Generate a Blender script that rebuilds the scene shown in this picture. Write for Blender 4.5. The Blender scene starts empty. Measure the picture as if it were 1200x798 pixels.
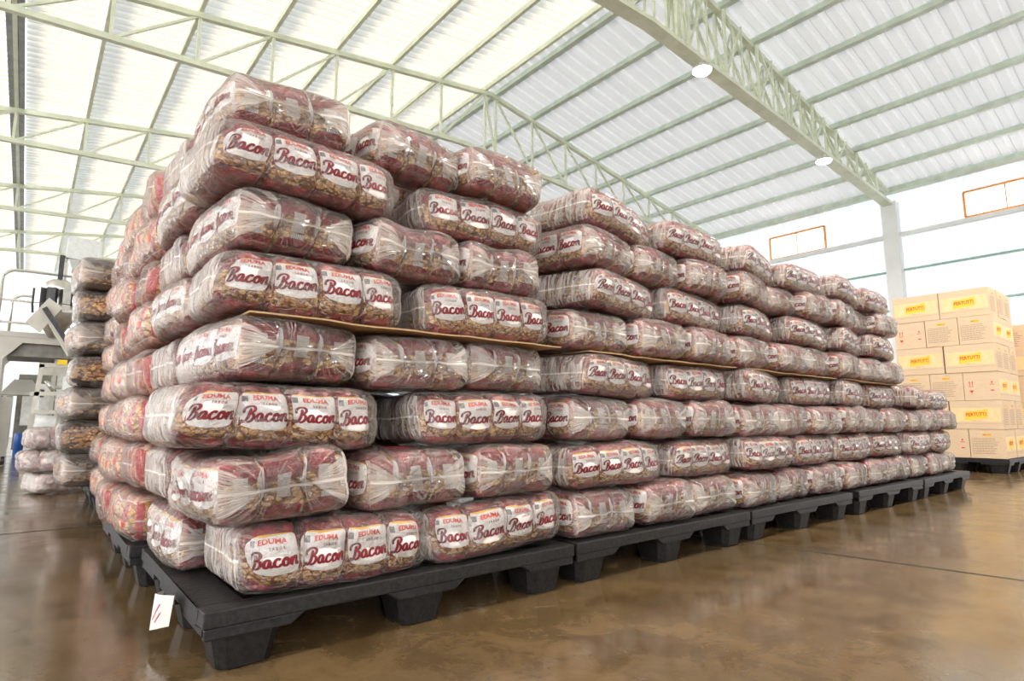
import bpy, math, random
from mathutils import Vector, Matrix, noise as mnoise
random.seed(7)
S = bpy.context.scene
COL = S.collection

# ------------------------------------------------------------------ camera
F_PX = 691.0
pitch = math.atan(95 / F_PX)
az = math.radians(50.6)
Hd = Vector((math.cos(az), math.sin(az), 0)); Rt = Vector((math.sin(az), -math.cos(az), 0)); Zv = Vector((0, 0, 1))
Fw = Hd * math.cos(pitch) + Zv * math.sin(pitch)
Up = Zv * math.cos(pitch) - Hd * math.sin(pitch)
cd = bpy.data.cameras.new('camera'); cam = bpy.data.objects.new('camera', cd); COL.objects.link(cam)
cd.sensor_width = 36.0; cd.lens = F_PX / 1200 * 36; cd.clip_start = .02; cd.clip_end = 300
M4 = Matrix((Rt, Up, -Fw)).transposed().to_4x4(); M4.translation = Vector((0, 0, .62))
cam.matrix_world = M4
S.camera = cam

# ------------------------------------------------------------------ world, sun, exposure
S.view_settings.view_transform = 'Standard'; S.view_settings.look = 'None'
S.view_settings.gamma = 1.0; S.view_settings.use_curve_mapping = False
S.view_settings.exposure = 0.44
SKY = 3.8
w = bpy.data.worlds.new('sky'); S.world = w; w.use_nodes = True
bg = w.node_tree.nodes['Background']; bg.inputs[0].default_value = (.98, .99, 1.0, 1); bg.inputs[1].default_value = SKY
S.cycles.max_bounces = 10; S.cycles.transparent_max_bounces = 24
S.cycles.diffuse_bounces = 5; S.cycles.glossy_bounces = 4; S.cycles.transmission_bounces = 6
S.cycles.sample_clamp_indirect = 6.0
S.cycles.caustics_reflective = False; S.cycles.caustics_refractive = False
LAMP_W = 260
sl = bpy.data.lights.new('sun', 'SUN'); sun = bpy.data.objects.new('sun', sl); COL.objects.link(sun)
sl.energy = 5.0; sl.angle = math.radians(3); sl.color = (1, .96, .88)
sun.rotation_euler = Vector((.22, .80, .95)).to_track_quat('Z', 'Y').to_euler()

# ------------------------------------------------------------------ material helpers
class G:
    """tiny expression helper around a node tree"""
    def __init__(s, name):
        s.m = bpy.data.materials.new(name); s.m.use_nodes = True
        s.t = s.m.node_tree; s.t.nodes.clear()
        s.out = s.t.nodes.new('ShaderNodeOutputMaterial')
    def n(s, typ, **k):
        x = s.t.nodes.new(typ)
        for a, b in k.items(): setattr(x, a, b)
        return x
    def put(s, sock, v):
        if isinstance(v, bpy.types.NodeSocket): s.t.links.new(v, sock)
        elif isinstance(v, (tuple, list)):
            sock.default_value = tuple(v) + (1,) if (len(v) == 3 and sock.type == 'RGBA') else v
        else: sock.default_value = v
    def m1(s, op, a, b=None, c=None, clamp=False):
        x = s.n('ShaderNodeMath', operation=op); x.use_clamp = clamp
        s.put(x.inputs[0], a)
        if b is not None: s.put(x.inputs[1], b)
        if c is not None: s.put(x.inputs[2], c)
        return x.outputs[0]
    def add(s, a, b): return s.m1('ADD', a, b)
    def sub(s, a, b): return s.m1('SUBTRACT', a, b)
    def mul(s, a, b): return s.m1('MULTIPLY', a, b)
    def absv(s, a): return s.m1('ABSOLUTE', a)
    def gt(s, a, b): return s.m1('GREATER_THAN', a, b)
    def lt(s, a, b): return s.m1('LESS_THAN', a, b)
    def mx(s, a, b): return s.m1('MAXIMUM', a, b)
    def mn(s, a, b): return s.m1('MINIMUM', a, b)
    def ss(s, a, lo, hi):
        x = s.n('ShaderNodeMapRange', interpolation_type='SMOOTHSTEP')
        s.put(x.inputs[0], a); x.inputs[1].default_value = lo; x.inputs[2].default_value = hi
        return x.outputs[0]
    def mix(s, f, a, b):
        x = s.n('ShaderNodeMix', data_type='RGBA')
        s.put(x.inputs[0], f); s.put(x.inputs[6], a); s.put(x.inputs[7], b)
        return x.outputs[2]
    def uv(s):
        t = s.n('ShaderNodeUVMap'); t.uv_map = 'UVMap'
        x = s.n('ShaderNodeSeparateXYZ'); s.put(x.inputs[0], t.outputs[0]); return t.outputs[0], x.outputs[0], x.outputs[1]
    def obj(s): return s.n('ShaderNodeTexCoord').outputs['Object']
    def geo(s): return s.n('ShaderNodeNewGeometry').outputs['Position']
    def rnd(s): return s.n('ShaderNodeObjectInfo').outputs['Random']
    def vmul(s, v, k):
        x = s.n('ShaderNodeVectorMath', operation='MULTIPLY'); s.put(x.inputs[0], v); s.put(x.inputs[1], k); return x.outputs[0]
    def vadd(s, v, k):
        x = s.n('ShaderNodeVectorMath', operation='ADD'); s.put(x.inputs[0], v); s.put(x.inputs[1], k); return x.outputs[0]
    def noise(s, v, scale, detail=3, rough=.55, dist=0):
        x = s.n('ShaderNodeTexNoise'); s.put(x.inputs['Vector'], v); x.inputs['Scale'].default_value = scale
        x.inputs['Detail'].default_value = detail; x.inputs['Roughness'].default_value = rough; x.inputs['Distortion'].default_value = dist
        return x.outputs['Fac']
    def ramp(s, f, stops):
        x = s.n('ShaderNodeValToRGB'); s.put(x.inputs[0], f); e = x.color_ramp.elements
        while len(e) < len(stops): e.new(.5)
        for k, (p, c) in enumerate(stops): e[k].position = p; e[k].color = tuple(c) + (1,)
        return x.outputs[0]
    def bump(s, h, strength=.3, dist=.01):
        x = s.n('ShaderNodeBump'); s.put(x.inputs['Height'], h); x.inputs['Strength'].default_value = strength
        x.inputs['Distance'].default_value = dist; return x.outputs[0]
    def pbr(s, col, rough=.5, metal=0, normal=None, spec=.5, finish=True, **k):
        x = s.n('ShaderNodeBsdfPrincipled'); s.put(x.inputs['Base Color'], col); s.put(x.inputs['Roughness'], rough)
        s.put(x.inputs['Metallic'], metal); s.put(x.inputs['Specular IOR Level'], spec)
        if normal is not None: s.put(x.inputs['Normal'], normal)
        for a, b in k.items(): s.put(x.inputs[a], b)
        if finish: s.t.links.new(x.outputs[0], s.out.inputs[0])
        return x.outputs[0]

def simple(name, col, rough=.5, metal=0, var=.12, scale=20, spec=.5, bump=0):
    g = G(name); v = g.obj(); f = g.noise(v, scale, 4)
    d = tuple(c * (1 - var) for c in col); l = tuple(min(1, c * (1 + var)) for c in col)
    g.pbr(g.mix(g.ss(f, .3, .7), d, l), rough, metal, g.bump(f, bump) if bump else None, spec)
    return g.m

def snack(g, seedv, dark, mid, light, scale=38):
    """loops and curls of puffed snack seen through a clear window"""
    o = g.vadd(g.obj(), seedv)
    wob = g.n('ShaderNodeTexNoise'); g.put(wob.inputs['Vector'], o); wob.inputs['Scale'].default_value = 24
    o2 = g.vadd(o, g.vmul(wob.outputs['Color'], (.03, .03, .03)))
    v = g.n('ShaderNodeTexVoronoi'); g.put(v.inputs['Vector'], g.vmul(o2, (1, 1, 1.7))); v.inputs['Scale'].default_value = scale
    d = v.outputs['Distance']
    e = g.n('ShaderNodeTexVoronoi', feature='DISTANCE_TO_EDGE'); g.put(e.inputs['Vector'], g.vmul(o2, (1, 1, 1.7))); e.inputs['Scale'].default_value = scale
    ring = g.ss(g.absv(g.sub(d, .30)), .42, .06)
    edge = g.ss(e.outputs['Distance'], .0, .12)
    h = g.mul(ring, g.add(.35, g.mul(edge, .65)))
    tone = g.noise(o, 38, 3)
    col = g.mix(g.ss(h, .05, .75), dark, g.mix(g.ss(tone, .38, .66), mid, light))
    return col, h

def seed_vec(g):
    r = g.rnd(); c = g.n('ShaderNodeCombineXYZ')
    g.put(c.inputs[0], g.mul(r, 31.7)); g.put(c.inputs[1], g.mul(r, 17.3)); g.put(c.inputs[2], g.mul(r, 53.1))
    return c.outputs[0], r

CRIM = (.27, .013, .019); CRIM2 = (.13, .008, .011)

def pack_front(name, kind):
    g = G(name); uvv, u, v = g.uv(); sv, r = seed_vec(g)
    wn = g.noise(g.vadd(g.obj(), sv), 9, 2)
    wob = g.mul(g.sub(wn, .5), .10)
    uu = g.add(g.sub(u, .5), wob)
    if kind == 'bacon':
        col, h = snack(g, sv, (.17, .062, .018), (.43, .20, .065), (.76, .45, .17), 58)
        # dark red film sides above the window and in the lower corners
        side = g.mx(g.gt(g.add(v, g.mul(g.absv(uu), .55)), .60), g.lt(g.add(v, g.mul(g.sub(.5, g.absv(uu)), .9)), .10))
        cr = g.mix(g.noise(g.vadd(g.obj(), sv), 30, 3), CRIM2, CRIM)
        col = g.mix(side, col, cr)
        # yellow flash at the top, above the white shield
        vy = g.add(v, g.mul(g.absv(g.sub(u, .3)), -.12))
        col = g.mix(g.mul(g.mul(g.gt(vy, .825), g.lt(v, .955)), g.lt(g.absv(g.sub(uu, .08)), .38)), col, (.93, .52, .05))
        # white shield
        a = g.m1('POWER', g.absv(g.m1('DIVIDE', uu, .492)), 5.0)
        b = g.m1('POWER', g.absv(g.m1('DIVIDE', g.add(g.sub(v, .630), g.mul(g.absv(uu), -.09)), .350)), 4.0)
        sh = g.ss(g.sub(1.0, g.add(a, b)), 0, .06)
        col = g.mix(sh, col, (.82, .765, .73))
        col = g.mix(g.mul(g.gt(g.add(v, g.mul(g.absv(g.sub(u, .35)), -.13)), .875), g.lt(g.absv(uu), .40)), col, (.93, .50, .04))
        # small pale price label at the top left corner
        lab = g.mul(g.mul(g.gt(u, .02), g.lt(u, .16)), g.mul(g.gt(v, .72), g.lt(v, .84)))
        col = g.mix(lab, col, (.20, .19, .19))
        col = g.mix(g.gt(v, .975), col, cr)
        hh = g.mul(h, g.sub(1, sh))
    elif kind == 'stripe':
        col, h = snack(g, sv, (.35, .10, .02), (.85, .38, .06), (.98, .68, .25), 55)
        st = g.m1('SINE', g.mul(g.add(u, g.mul(wob, .5)), 12.6))
        col = g.mix(g.gt(st, .15), col, g.mix(g.noise(g.obj(), 30), (.42, .02, .03), (.62, .05, .06)))
        col = g.mix(g.gt(g.absv(g.sub(v, .5)), .46), col, (.85, .7, .6)); hh = h
    else:
        col, h = snack(g, sv, (.09, .032, .010), (.34, .145, .045), (.66, .36, .14), 34)
        br = g.mx(g.gt(v, .78), g.lt(v, .12))
        col = g.mix(br, col, (.06, .022, .012)); col = g.mix(g.mul(brand_line(g, u, v, .80, .88), .8), col, (.42, .24, .10)); hh = h
    ht = g.add(g.mul(hh, .6), g.noise(g.vadd(g.obj(), sv), 45, 4))
    g.pbr(col, .30, 0, g.bump(ht, .55, .006), .6)
    return g.m

def pack_back(name, kind):
    g = G(name); uvv, u, v = g.uv(); sv, r = seed_vec(g)
    wob = g.mul(g.sub(g.noise(g.vadd(g.obj(), sv), 9, 2), .5), .12)
    if kind == 'bacon':
        col, h = snack(g, sv, (.17, .062, .018), (.45, .21, .07), (.80, .49, .20), 52)
        cr = g.mix(g.ss(g.noise(g.vmul(g.vadd(g.obj(), sv), (1, 1, .25)), 60, 3), .35, .65), CRIM2, CRIM)
        scal = g.add(.15, g.mul(g.m1('SINE', g.mul(u, math.pi)), .10))
        col = g.mix(g.mx(g.gt(g.add(v, wob), .64), g.lt(g.add(v, wob), scal)), col, cr)
        tag = g.mul(g.mul(g.gt(u, .34), g.lt(u, .66)), g.mul(g.gt(v, .36), g.lt(v, .74)))
        lines = g.mul(g.gt(g.m1('SINE', g.mul(v, 260)), .3), g.gt(g.absv(g.sub(u, .5)), -.1))
        tc = g.mix(g.mul(lines, .45), (.66, .61, .57), (.30, .27, .26))
        col = g.mix(g.mul(tag, .85), col, tc)
        bc = g.mul(g.mul(g.gt(u, .36), g.lt(u, .66)), g.mul(g.gt(v, .24), g.lt(v, .33)))
        bars = g.gt(g.m1('SINE', g.mul(u, 190)), .0)
        col = g.mix(g.mul(bc, g.gt(r, .3)), col, g.mix(bars, (.75, .72, .7), (.05, .05, .05)))
        # edge of the white shield showing round the side
        e = g.mul(g.mul(g.gt(g.add(u, g.mul(g.m1('POWER', g.absv(g.sub(v, .62)), 2.0), -2.2)), .86), g.gt(v, .35)), g.gt(r, .55))
        col = g.mix(e, col, (.80, .735, .70)); hh = h
    elif kind == 'stripe':
        col, h = snack(g, sv, (.35, .10, .02), (.85, .38, .06), (.98, .68, .25), 55)
        st = g.m1('SINE', g.mul(g.add(u, wob), 9.5))
        col = g.mix(g.gt(st, .1), col, g.mix(g.noise(g.obj(), 30), (.40, .02, .03), (.60, .05, .06)))
        hh = h
    else:
        col, h = snack(g, sv, (.09, .032, .010), (.34, .145, .045), (.66, .36, .14), 34)
        col = g.mix(g.mx(g.gt(g.add(v, wob), .72), g.lt(v, .14)), col, (.05, .02, .012))
        lab = g.mul(g.mul(g.gt(u, .4), g.lt(u, .62)), g.mul(g.gt(v, .3), g.lt(v, .8)))
        col = g.mix(g.mul(lab, .6), col, (.35, .26, .20)); hh = h
    ht = g.add(g.mul(hh, .6), g.noise(g.vadd(g.obj(), sv), 45, 4))
    g.pbr(col, .30, 0, g.bump(ht, .55, .006), .6)
    return g.m

def brand_line(g, u, v, v0, v1):
    return g.mul(g.mul(g.gt(v, v0), g.lt(v, v1)), g.mul(g.lt(g.absv(g.sub(u, .5)), .36), g.gt(g.m1('SINE', g.mul(u, 75)), -.2)))
def pack_plain(name, a, b):
    g = G(name); sv, r = seed_vec(g); o = g.vadd(g.obj(), sv)
    f = g.noise(o, 28, 4)
    g.pbr(g.mix(g.ss(f, .35, .65), a, b), .32, 0, g.bump(f, .6, .008), .6); return g.m

def film(name, style, base, milk):
    """clear plastic film; milky where it is gathered and layered"""
    g = G(name); uvv, u, v = g.uv(); sv, r = seed_vec(g)
    o = g.vadd(uvv, sv)
    du = g.sub(u, .5); dv = g.sub(v, .5)
    fine = g.noise(o, 7, 4, .6, .6)
    if style == 'clear':
        st = g.noise(g.vmul(o, (5, 1.6, 1)), 3, 3, .6, 1.6)
        streak = g.ss(g.absv(g.sub(st, .5)), .045, .0)
        fac = g.add(base, g.mul(streak, .22))
        fac = g.add(fac, g.mul(g.ss(g.absv(du), .42, .52), milk))
        if milk > .3: fac = g.add(fac, g.mul(g.ss(u, .70, .25), milk))
        hgt = g.add(g.mul(st, .7), g.mul(fine, .5))
    elif style == 'tri':
        # folded end: two milky triangles from the sides meeting a taped seam
        ang = g.m1('ARCTAN2', dv, g.add(g.absv(du), -.14))
        st = g.noise(g.vmul(o, (2, 3, 1)), 4, 3, .6, 1.4)
        c = g.n('ShaderNodeCombineXYZ'); g.put(c.inputs[0], g.mul(ang, 3.0)); g.put(c.inputs[1], g.add(g.mul(g.gt(du, 0), 5.0), g.mul(r, 40)))
        rad = g.noise(c.outputs[0], 5, 3, .6)
        edge = g.mul(g.sub(g.absv(du), g.add(.17, g.mul(r, .05))), 1.5)
        tri = g.ss(g.sub(edge, g.absv(dv)), -.012, .02)
        seam = g.ss(g.absv(g.add(dv, g.mul(g.sub(g.noise(g.vmul(o, (1, 0, 0)), 3, 2), .5), .10))), .030, .012)
        streak = g.ss(g.absv(g.sub(rad, .5)), .035, .0)
        fac = g.add(g.add(base, g.mul(tri, g.add(milk * .6, g.mul(g.ss(rad, .35, .65), milk * .7)))), g.add(g.mul(seam, .42), g.mul(streak, .30)))
        hgt = g.add(g.mul(rad, .9), g.mul(fine, .4))
    else:
        # gathered film: many fine pleats running into the tied end
        c = g.n('ShaderNodeCombineXYZ'); g.put(c.inputs[0], g.add(g.mul(u, 20.0), g.mul(fine, .9))); g.put(c.inputs[1], g.mul(v, 1.1)); g.put(c.inputs[2], g.mul(r, 40))
        rad = g.noise(c.outputs[0], 1.6, 4, .65)
        seam = g.ss(g.absv(g.add(dv, g.mul(g.sub(fine, .5), .06))), .026, .012)
        fac = g.add(g.add(base, g.mul(g.ss(rad, .36, .66), milk)), g.mul(seam, .4))
        hgt = g.add(rad, g.mul(fine, .4))
    lw = g.n('ShaderNodeLayerWeight'); lw.inputs[0].default_value = .32
    fac = g.m1('ADD', fac, g.mul(lw.outputs['Facing'], .13), clamp=True)
    nrm = g.bump(hgt, .9, .014)
    body = g.pbr((.92, .82, .75), .16, 0, nrm, .9, finish=False)
    tr = g.n('ShaderNodeBsdfTransparent'); mixs = g.n('ShaderNodeMixShader')
    gl = g.n('ShaderNodeBsdfGlossy'); gl.inputs['Roughness'].default_value = .10; g.put(gl.inputs['Normal'], nrm)
    fr = g.n('ShaderNodeFresnel'); fr.inputs[0].default_value = 1.45; g.put(fr.inputs['Normal'], nrm)
    m0 = g.n('ShaderNodeMixShader'); g.put(m0.inputs[0], g.mul(fr.outputs[0], .9))
    g.t.links.new(tr.outputs[0], m0.inputs[1]); g.t.links.new(gl.outputs[0], m0.inputs[2])
    g.put(mixs.inputs[0], fac); g.t.links.new(m0.outputs[0], mixs.inputs[1]); g.t.links.new(body, mixs.inputs[2])
    g.t.links.new(mixs.outputs[0], g.out.inputs[0])
    return g.m

MAT = {}
for k in ('bacon', 'stripe', 'brown'):
    MAT[k + '_front'] = pack_front(k + '_bag_front', k); MAT[k + '_back'] = pack_back(k + '_bag_back', k)
MAT['bacon_plain'] = pack_plain('crimson_bag_film', CRIM2, (.40, .03, .045))
MAT['stripe_plain'] = pack_plain('red_bag_film', (.50, .03, .04), (.85, .55, .40))
MAT['brown_plain'] = pack_plain('brown_bag_film', (.035, .014, .008), (.10, .05, .03))
MAT['pale_front'] = pack_plain('pale_bag_front', (.62, .40, .40), (.88, .82, .78)); MAT['pale_back'] = MAT['pale_front']; MAT['pale_plain'] = MAT['pale_front']
MAT['ink'] = simple('dark_red_ink', (.17, .008, .015), .4, var=.1)
MAT['logo'] = simple('red_logo_ink', (.72, .06, .03), .4, var=.1)
MAT['film_clear'] = film('film_clear', 'clear', .012, .10)
MAT['film_side'] = film('film_side', 'clear', .03, .36)
MAT['film_tri'] = film('film_folded_end', 'tri', .012, .29)
MAT['film_gather'] = film('film_gathered_end', 'gather', .10, .50)
MAT['film_thin_side'] = film('film_thin_side', 'clear', .01, .05)
MAT['film_thin_end'] = film('film_thin_end', 'gather', .01, .12)
MAT['black_plastic'] = simple('black_pallet_plastic', (.013, .012, .012), .5, var=.5, scale=60, spec=.35, bump=.25)
MAT['sage'] = simple('sage_green_steel_paint', (.70, .75, .60), .45, var=.08, scale=4)
MAT['sage_dark'] = simple('green_purlin_paint', (.58, .66, .56), .5, var=.1, scale=4)
MAT['white_paint'] = simple('white_wall_paint', (.82, .84, .84), .55, var=.03, scale=3)
MAT['green_line'] = simple('green_girt_paint', (.30, .48, .42), .5, var=.1)
MAT['joint'] = simple('dark_joint_sealant', (.022, .016, .012), .6)
MAT['orange'] = simple('orange_window_frame_paint', (.85, .33, .10), .5, var=.08)
MAT['paper'] = simple('white_paper', (.80, .76, .72), .7, var=.04)
MAT['red_ink'] = simple('red_marker_ink', (.55, .02, .03), .6, var=.05)
MAT['steel'] = simple('brushed_steel', (.62, .61, .58), .30, 1, var=.12, scale=9)
MAT['steel_dark'] = simple('dull_grey_steel', (.20, .19, .17), .45, .6, var=.3, scale=5)
MAT['machine_white'] = simple('machine_white_paint', (.58, .56, .50), .40, var=.06, scale=5)
MAT['dark'] = simple('dark_machine_parts', (.05, .05, .055), .45, var=.3)
MAT['blue'] = simple('blue_plastic', (.02, .09, .36), .4, var=.15)
MAT['yellow'] = simple('yellow_sign_paint', (.90, .62, .03), .5, var=.04)
MAT['gutter'] = simple('grey_gutter_steel', (.28, .30, .31), .5, var=.15, scale=6)
MAT['light_panel'] = simple('frosted_panel', (.80, .83, .83), .2, var=.05)

XW = 16.0; RX = 7.35; RZ = 7.83; SR = .177; SL = .142; YE = 31.0
def corr_mat(name, trans, refl, band=None):
    g = G(name); o = g.geo(); f = g.noise(g.vmul(o, (.6, 3, 1)), 1.2, 4)
    td = g.mix(f, tuple(c * .8 for c in trans), trans)
    if band:   # greyer, less translucent strip beside every purlin, fading out on one side
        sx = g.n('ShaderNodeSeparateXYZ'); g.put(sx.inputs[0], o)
        m = g.m1('FLOORED_MODULO', g.sub(sx.outputs[0], band[0]), band[1])
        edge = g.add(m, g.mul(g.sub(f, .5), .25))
        td = g.mix(g.mul(g.ss(edge, band[2], band[2] * .45), band[3]), td, tuple(c * k for c, k in zip(trans, (.42, .50, .60))))
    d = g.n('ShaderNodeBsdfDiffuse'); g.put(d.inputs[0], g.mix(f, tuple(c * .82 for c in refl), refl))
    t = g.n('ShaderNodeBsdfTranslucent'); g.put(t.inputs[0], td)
    a = g.n('ShaderNodeAddShader'); g.t.links.new(d.outputs[0], a.inputs[0]); g.t.links.new(t.outputs[0], a.inputs[1])
    g.t.links.new(a.outputs[0], g.out.inputs[0]); return g.m
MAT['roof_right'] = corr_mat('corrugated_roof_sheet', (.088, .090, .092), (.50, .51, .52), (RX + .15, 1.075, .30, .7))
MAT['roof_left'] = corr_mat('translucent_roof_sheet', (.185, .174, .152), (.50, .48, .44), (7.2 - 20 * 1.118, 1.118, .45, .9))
MAT['wall_sheet'] = corr_mat('white_corrugated_wall_sheet', (.135, .138, .142), (.62, .66, .68))

g = G('cardboard'); o = g.obj(); f = g.noise(g.vmul(o, (1, 1, 6)), 14, 4)
g.pbr(g.mix(f, (.68, .49, .32), (.80, .62, .44)), .75, 0, g.bump(f, .1), .3); MAT['cardboard'] = g.m
g = G('brown_cardboard_sheet'); o = g.obj(); f = g.noise(g.vmul(o, (30, 30, 6)), 8, 4)
g.pbr(g.mix(f, (.30, .17, .08), (.55, .36, .19)), .8, 0, g.bump(f, .3), .3); MAT['sheet'] = g.m
MAT['box_yellow'] = simple('box_pale_yellow_print', (.88, .66, .36), .7, var=.05)
MAT['box_brush'] = simple('box_yellow_print', (.93, .62, .06), .7, var=.05)
MAT['box_red'] = simple('box_red_print', (.72, .03, .03), .7, var=.05)
MAT['box_grey'] = simple('box_grey_print', (.34, .24, .17), .7, var=.05)

# polished concrete
g = G('polished_concrete'); p = g.geo()
big = g.noise(p, .9, 5, .6, .4); med = g.noise(p, 5, 6, .65, .8); fin = g.noise(p, 70, 3, .6)
swirl = g.noise(g.vmul(p, (1, 2.2, 1)), 2.2, 5, .7, 2.5)
col = g.mix(g.ss(med, .3, .7), (.090, .054, .022), (.185, .118, .054))
col = g.mix(g.mul(g.ss(big, .4, .65), .6), col, (.120, .086, .048))
col = g.mix(g.mul(g.ss(swirl, .60, .74), .5), col, (.05, .034, .021))
col = g.mix(g.mul(g.ss(fin, .55, .8), .30), col, (.27, .20, .13))
ro = g.add(.07, g.mul(g.ss(g.noise(p, 3, 5, .7, 1.5), .3, .75), .20))
g.pbr(col, ro, 0, g.bump(g.add(g.mul(fin, .25), g.mul(med, .4)), .10, .01), .85); MAT['floor'] = g.m

# ------------------------------------------------------------------ mesh helpers
class MB:
    def __init__(s): s.v = []; s.f = []; s.m = []; s.uv = []
    def face(s, pts, mi=0, uvs=None):
        b = len(s.v); s.v += [tuple(p) for p in pts]; s.f.append(tuple(range(b, b + len(pts)))); s.m.append(mi)
        s.uv.append(uvs or [(0, 0)] * len(pts))
    def box(s, c, h, mi=0, M=None, top=1.0):
        """box centre c, half size h; top scales the upper face in x and y"""
        P = []
        for z in (-1, 1):
            for y in (-1, 1):
                for x in (-1, 1):
                    k = top if z > 0 else 1
                    q = Vector((c[0] + x * h[0] * k, c[1] + y * h[1] * k, c[2] + z * h[2]))
                    P.append(M @ q if M else q)
        for f in ((0, 2, 3, 1), (4, 5, 7, 6), (0, 1, 5, 4), (2, 6, 7, 3), (0, 4, 6, 2), (1, 3, 7, 5)):
            s.face([P[i] for i in f], mi)
    def bar(s, a, b, wx, wy, mi=0, up=(0, 0, 1)):
        a = Vector(a); b = Vector(b); d = (b - a); L = d.length; d.normalize()
        u = Vector(up)
        if abs(d.dot(u)) > .98: u = Vector((0, 1, 0))
        x = d.cross(u).normalized(); y = x.cross(d).normalized()
        M = Matrix((x, y, d)).transposed().to_4x4(); M.translation = (a + b) / 2
        s.box((0, 0, 0), (wx / 2, wy / 2, L / 2), mi, M)
    def tube(s, pts, r, n=8, mi=0, cap=True):
        pts = [Vector(p) for p in pts]; rings = []
        for i, p in enumerate(pts):
            d = (pts[min(i + 1, len(pts) - 1)] - pts[max(i - 1, 0)]).normalized()
            u = Vector((0, 0, 1)) if abs(d.z) < .9 else Vector((1, 0, 0))
            x = d.cross(u).normalized(); y = x.cross(d).normalized()
            rr = r[i] if isinstance(r, (list, tuple)) else r
            rings.append([p + (x * math.cos(k * 2 * math.pi / n) + y * math.sin(k * 2 * math.pi / n)) * rr for k in range(n)])
        for a, b in zip(rings, rings[1:]):
            for k in range(n): s.face([a[k], a[(k + 1) % n], b[(k + 1) % n], b[k]], mi)
        if cap: s.face(rings[0][::-1], mi); s.face(rings[-1], mi)
    def prism(s, poly, z0, z1, fn, mi=0):
        """poly of 2-D points extruded between z0 and z1, placed by fn(x, y, z)"""
        a = [fn(x, y, z0) for x, y in poly]; b = [fn(x, y, z1) for x, y in poly]; n = len(poly)
        s.face(a[::-1], mi); s.face(b, mi)
        for k in range(n): s.face([a[k], a[(k + 1) % n], b[(k + 1) % n], b[k]], mi)
    def mesh(s, name, mats, smooth=False, weld=1e-5):
        me = bpy.data.meshes.new(name)
        key = {}; idx = []; V = []
        for v in s.v:
            k = (round(v[0] / weld), round(v[1] / weld), round(v[2] / weld))
            if k not in key: key[k] = len(V); V.append(v)
            idx.append(key[k])
        F = []; MI = []; UV = []
        for f, mi, uv in zip(s.f, s.m, s.uv):
            ff = [idx[i] for i in f]
            if len(set(ff)) < len(ff):
                g2 = []; u2 = []
                for i, t in zip(ff, uv):
                    if i not in g2: g2.append(i); u2.append(t)
                if len(g2) < 3: continue
                ff, uv = g2, u2
            F.append(ff); MI.append(mi); UV += uv
        me.from_pydata(V, [], F)
        for p, mi in zip(me.polygons, MI): p.material_index = mi; p.use_smooth = smooth
        ul = me.uv_layers.new(name='UVMap')
        if len(ul.data) == len(UV):
            flat = [c for t in UV for c in t]; ul.data.foreach_set('uv', flat)
        for m in mats: me.materials.append(MAT[m] if isinstance(m, str) else m)
        me.validate(); return me

def link(name, me, parent=None, loc=None, rot=None):
    o = bpy.data.objects.new(name, me); COL.objects.link(o)
    if parent: o.parent = parent
    if loc is not None: o.location = loc
    if rot is not None: o.rotation_euler = rot
    return o
def build(name, mb, mats, parent=None, smooth=False, **k):
    if isinstance(mats, str): mats = [mats]
    return link(name, mb.mesh(name, mats, smooth), parent, **k)
def empty(name, loc=(0, 0, 0), rot=(0, 0, 0), **tags):
    o = bpy.data.objects.new(name, None); COL.objects.link(o); o.location = loc; o.rotation_euler = rot; o.empty_display_size = .05
    tag(o, **tags); return o
def tag(o, **k):
    for a, b in k.items():
        if b: o[a] = b
    return o
def structure(o): o['kind'] = 'structure'; return o
def copy_tree(o, parent=None):
    c = o.copy(); COL.objects.link(c)
    if parent: c.parent = parent
    for ch in CH.get(o.name, []): copy_tree(ch, c)
    return c
CH = {}
def index_children():
    CH.clear()
    for o in bpy.data.objects:
        if o.parent: CH.setdefault(o.parent.name, []).append(o)

# ------------------------------------------------------------------ structure: floor, walls, roof
def roof_z(x): return RZ - (SR * (x - RX) if x > RX else SL * (RX - x))
mb = MB(); mb.box((4, 12, -.05), (14, 22, .05)); structure(build('floor', mb, 'floor'))
# dark sealed joints between the floor slabs
for k, (a, b) in enumerate((((1.06, 15.2), (3.32, -1.0)), ((-8, 4.40), (15.9, 4.44)), ((-8, 9.4), (15.9, 9.4)))):
    mb = MB(); mb.bar((a[0], a[1], -.003), (b[0], b[1], -.003), .017, .0085); structure(build('trim_%d' % (k + 6), mb, 'joint'))

def corr_roof(name, x0, x1, y0, y1, pitch_, depth, mat):
    mb = MB(); y = y0; prof = []
    while y < y1:
        for dy, dz in ((0, 0), (.55, 0), (.65, 1), (.90, 1)): prof.append((y + dy * pitch_, dz * depth))
        y += pitch_
    xs = [x0 + (x1 - x0) * i / 4 for i in range(5)]
    for (ya, za), (yb, zb) in zip(prof, prof[1:]):
        for xa, xb in zip(xs, xs[1:]):
            mb.face([(xa, ya, roof_z(xa) + .085 + za), (xb, ya, roof_z(xb) + .085 + za), (xb, yb, roof_z(xb) + .085 + zb), (xa, yb, roof_z(xa) + .085 + zb)])
    return structure(build(name, mb, mat))
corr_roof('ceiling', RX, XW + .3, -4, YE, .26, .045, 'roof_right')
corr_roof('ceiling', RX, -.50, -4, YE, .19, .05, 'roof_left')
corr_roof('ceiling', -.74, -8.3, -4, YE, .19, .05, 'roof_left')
mb = MB(); mb.box((-.62, 13.5, 6.72), (.115, 17.5, .03)); structure(build('trim_1', mb, 'gutter'))

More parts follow.
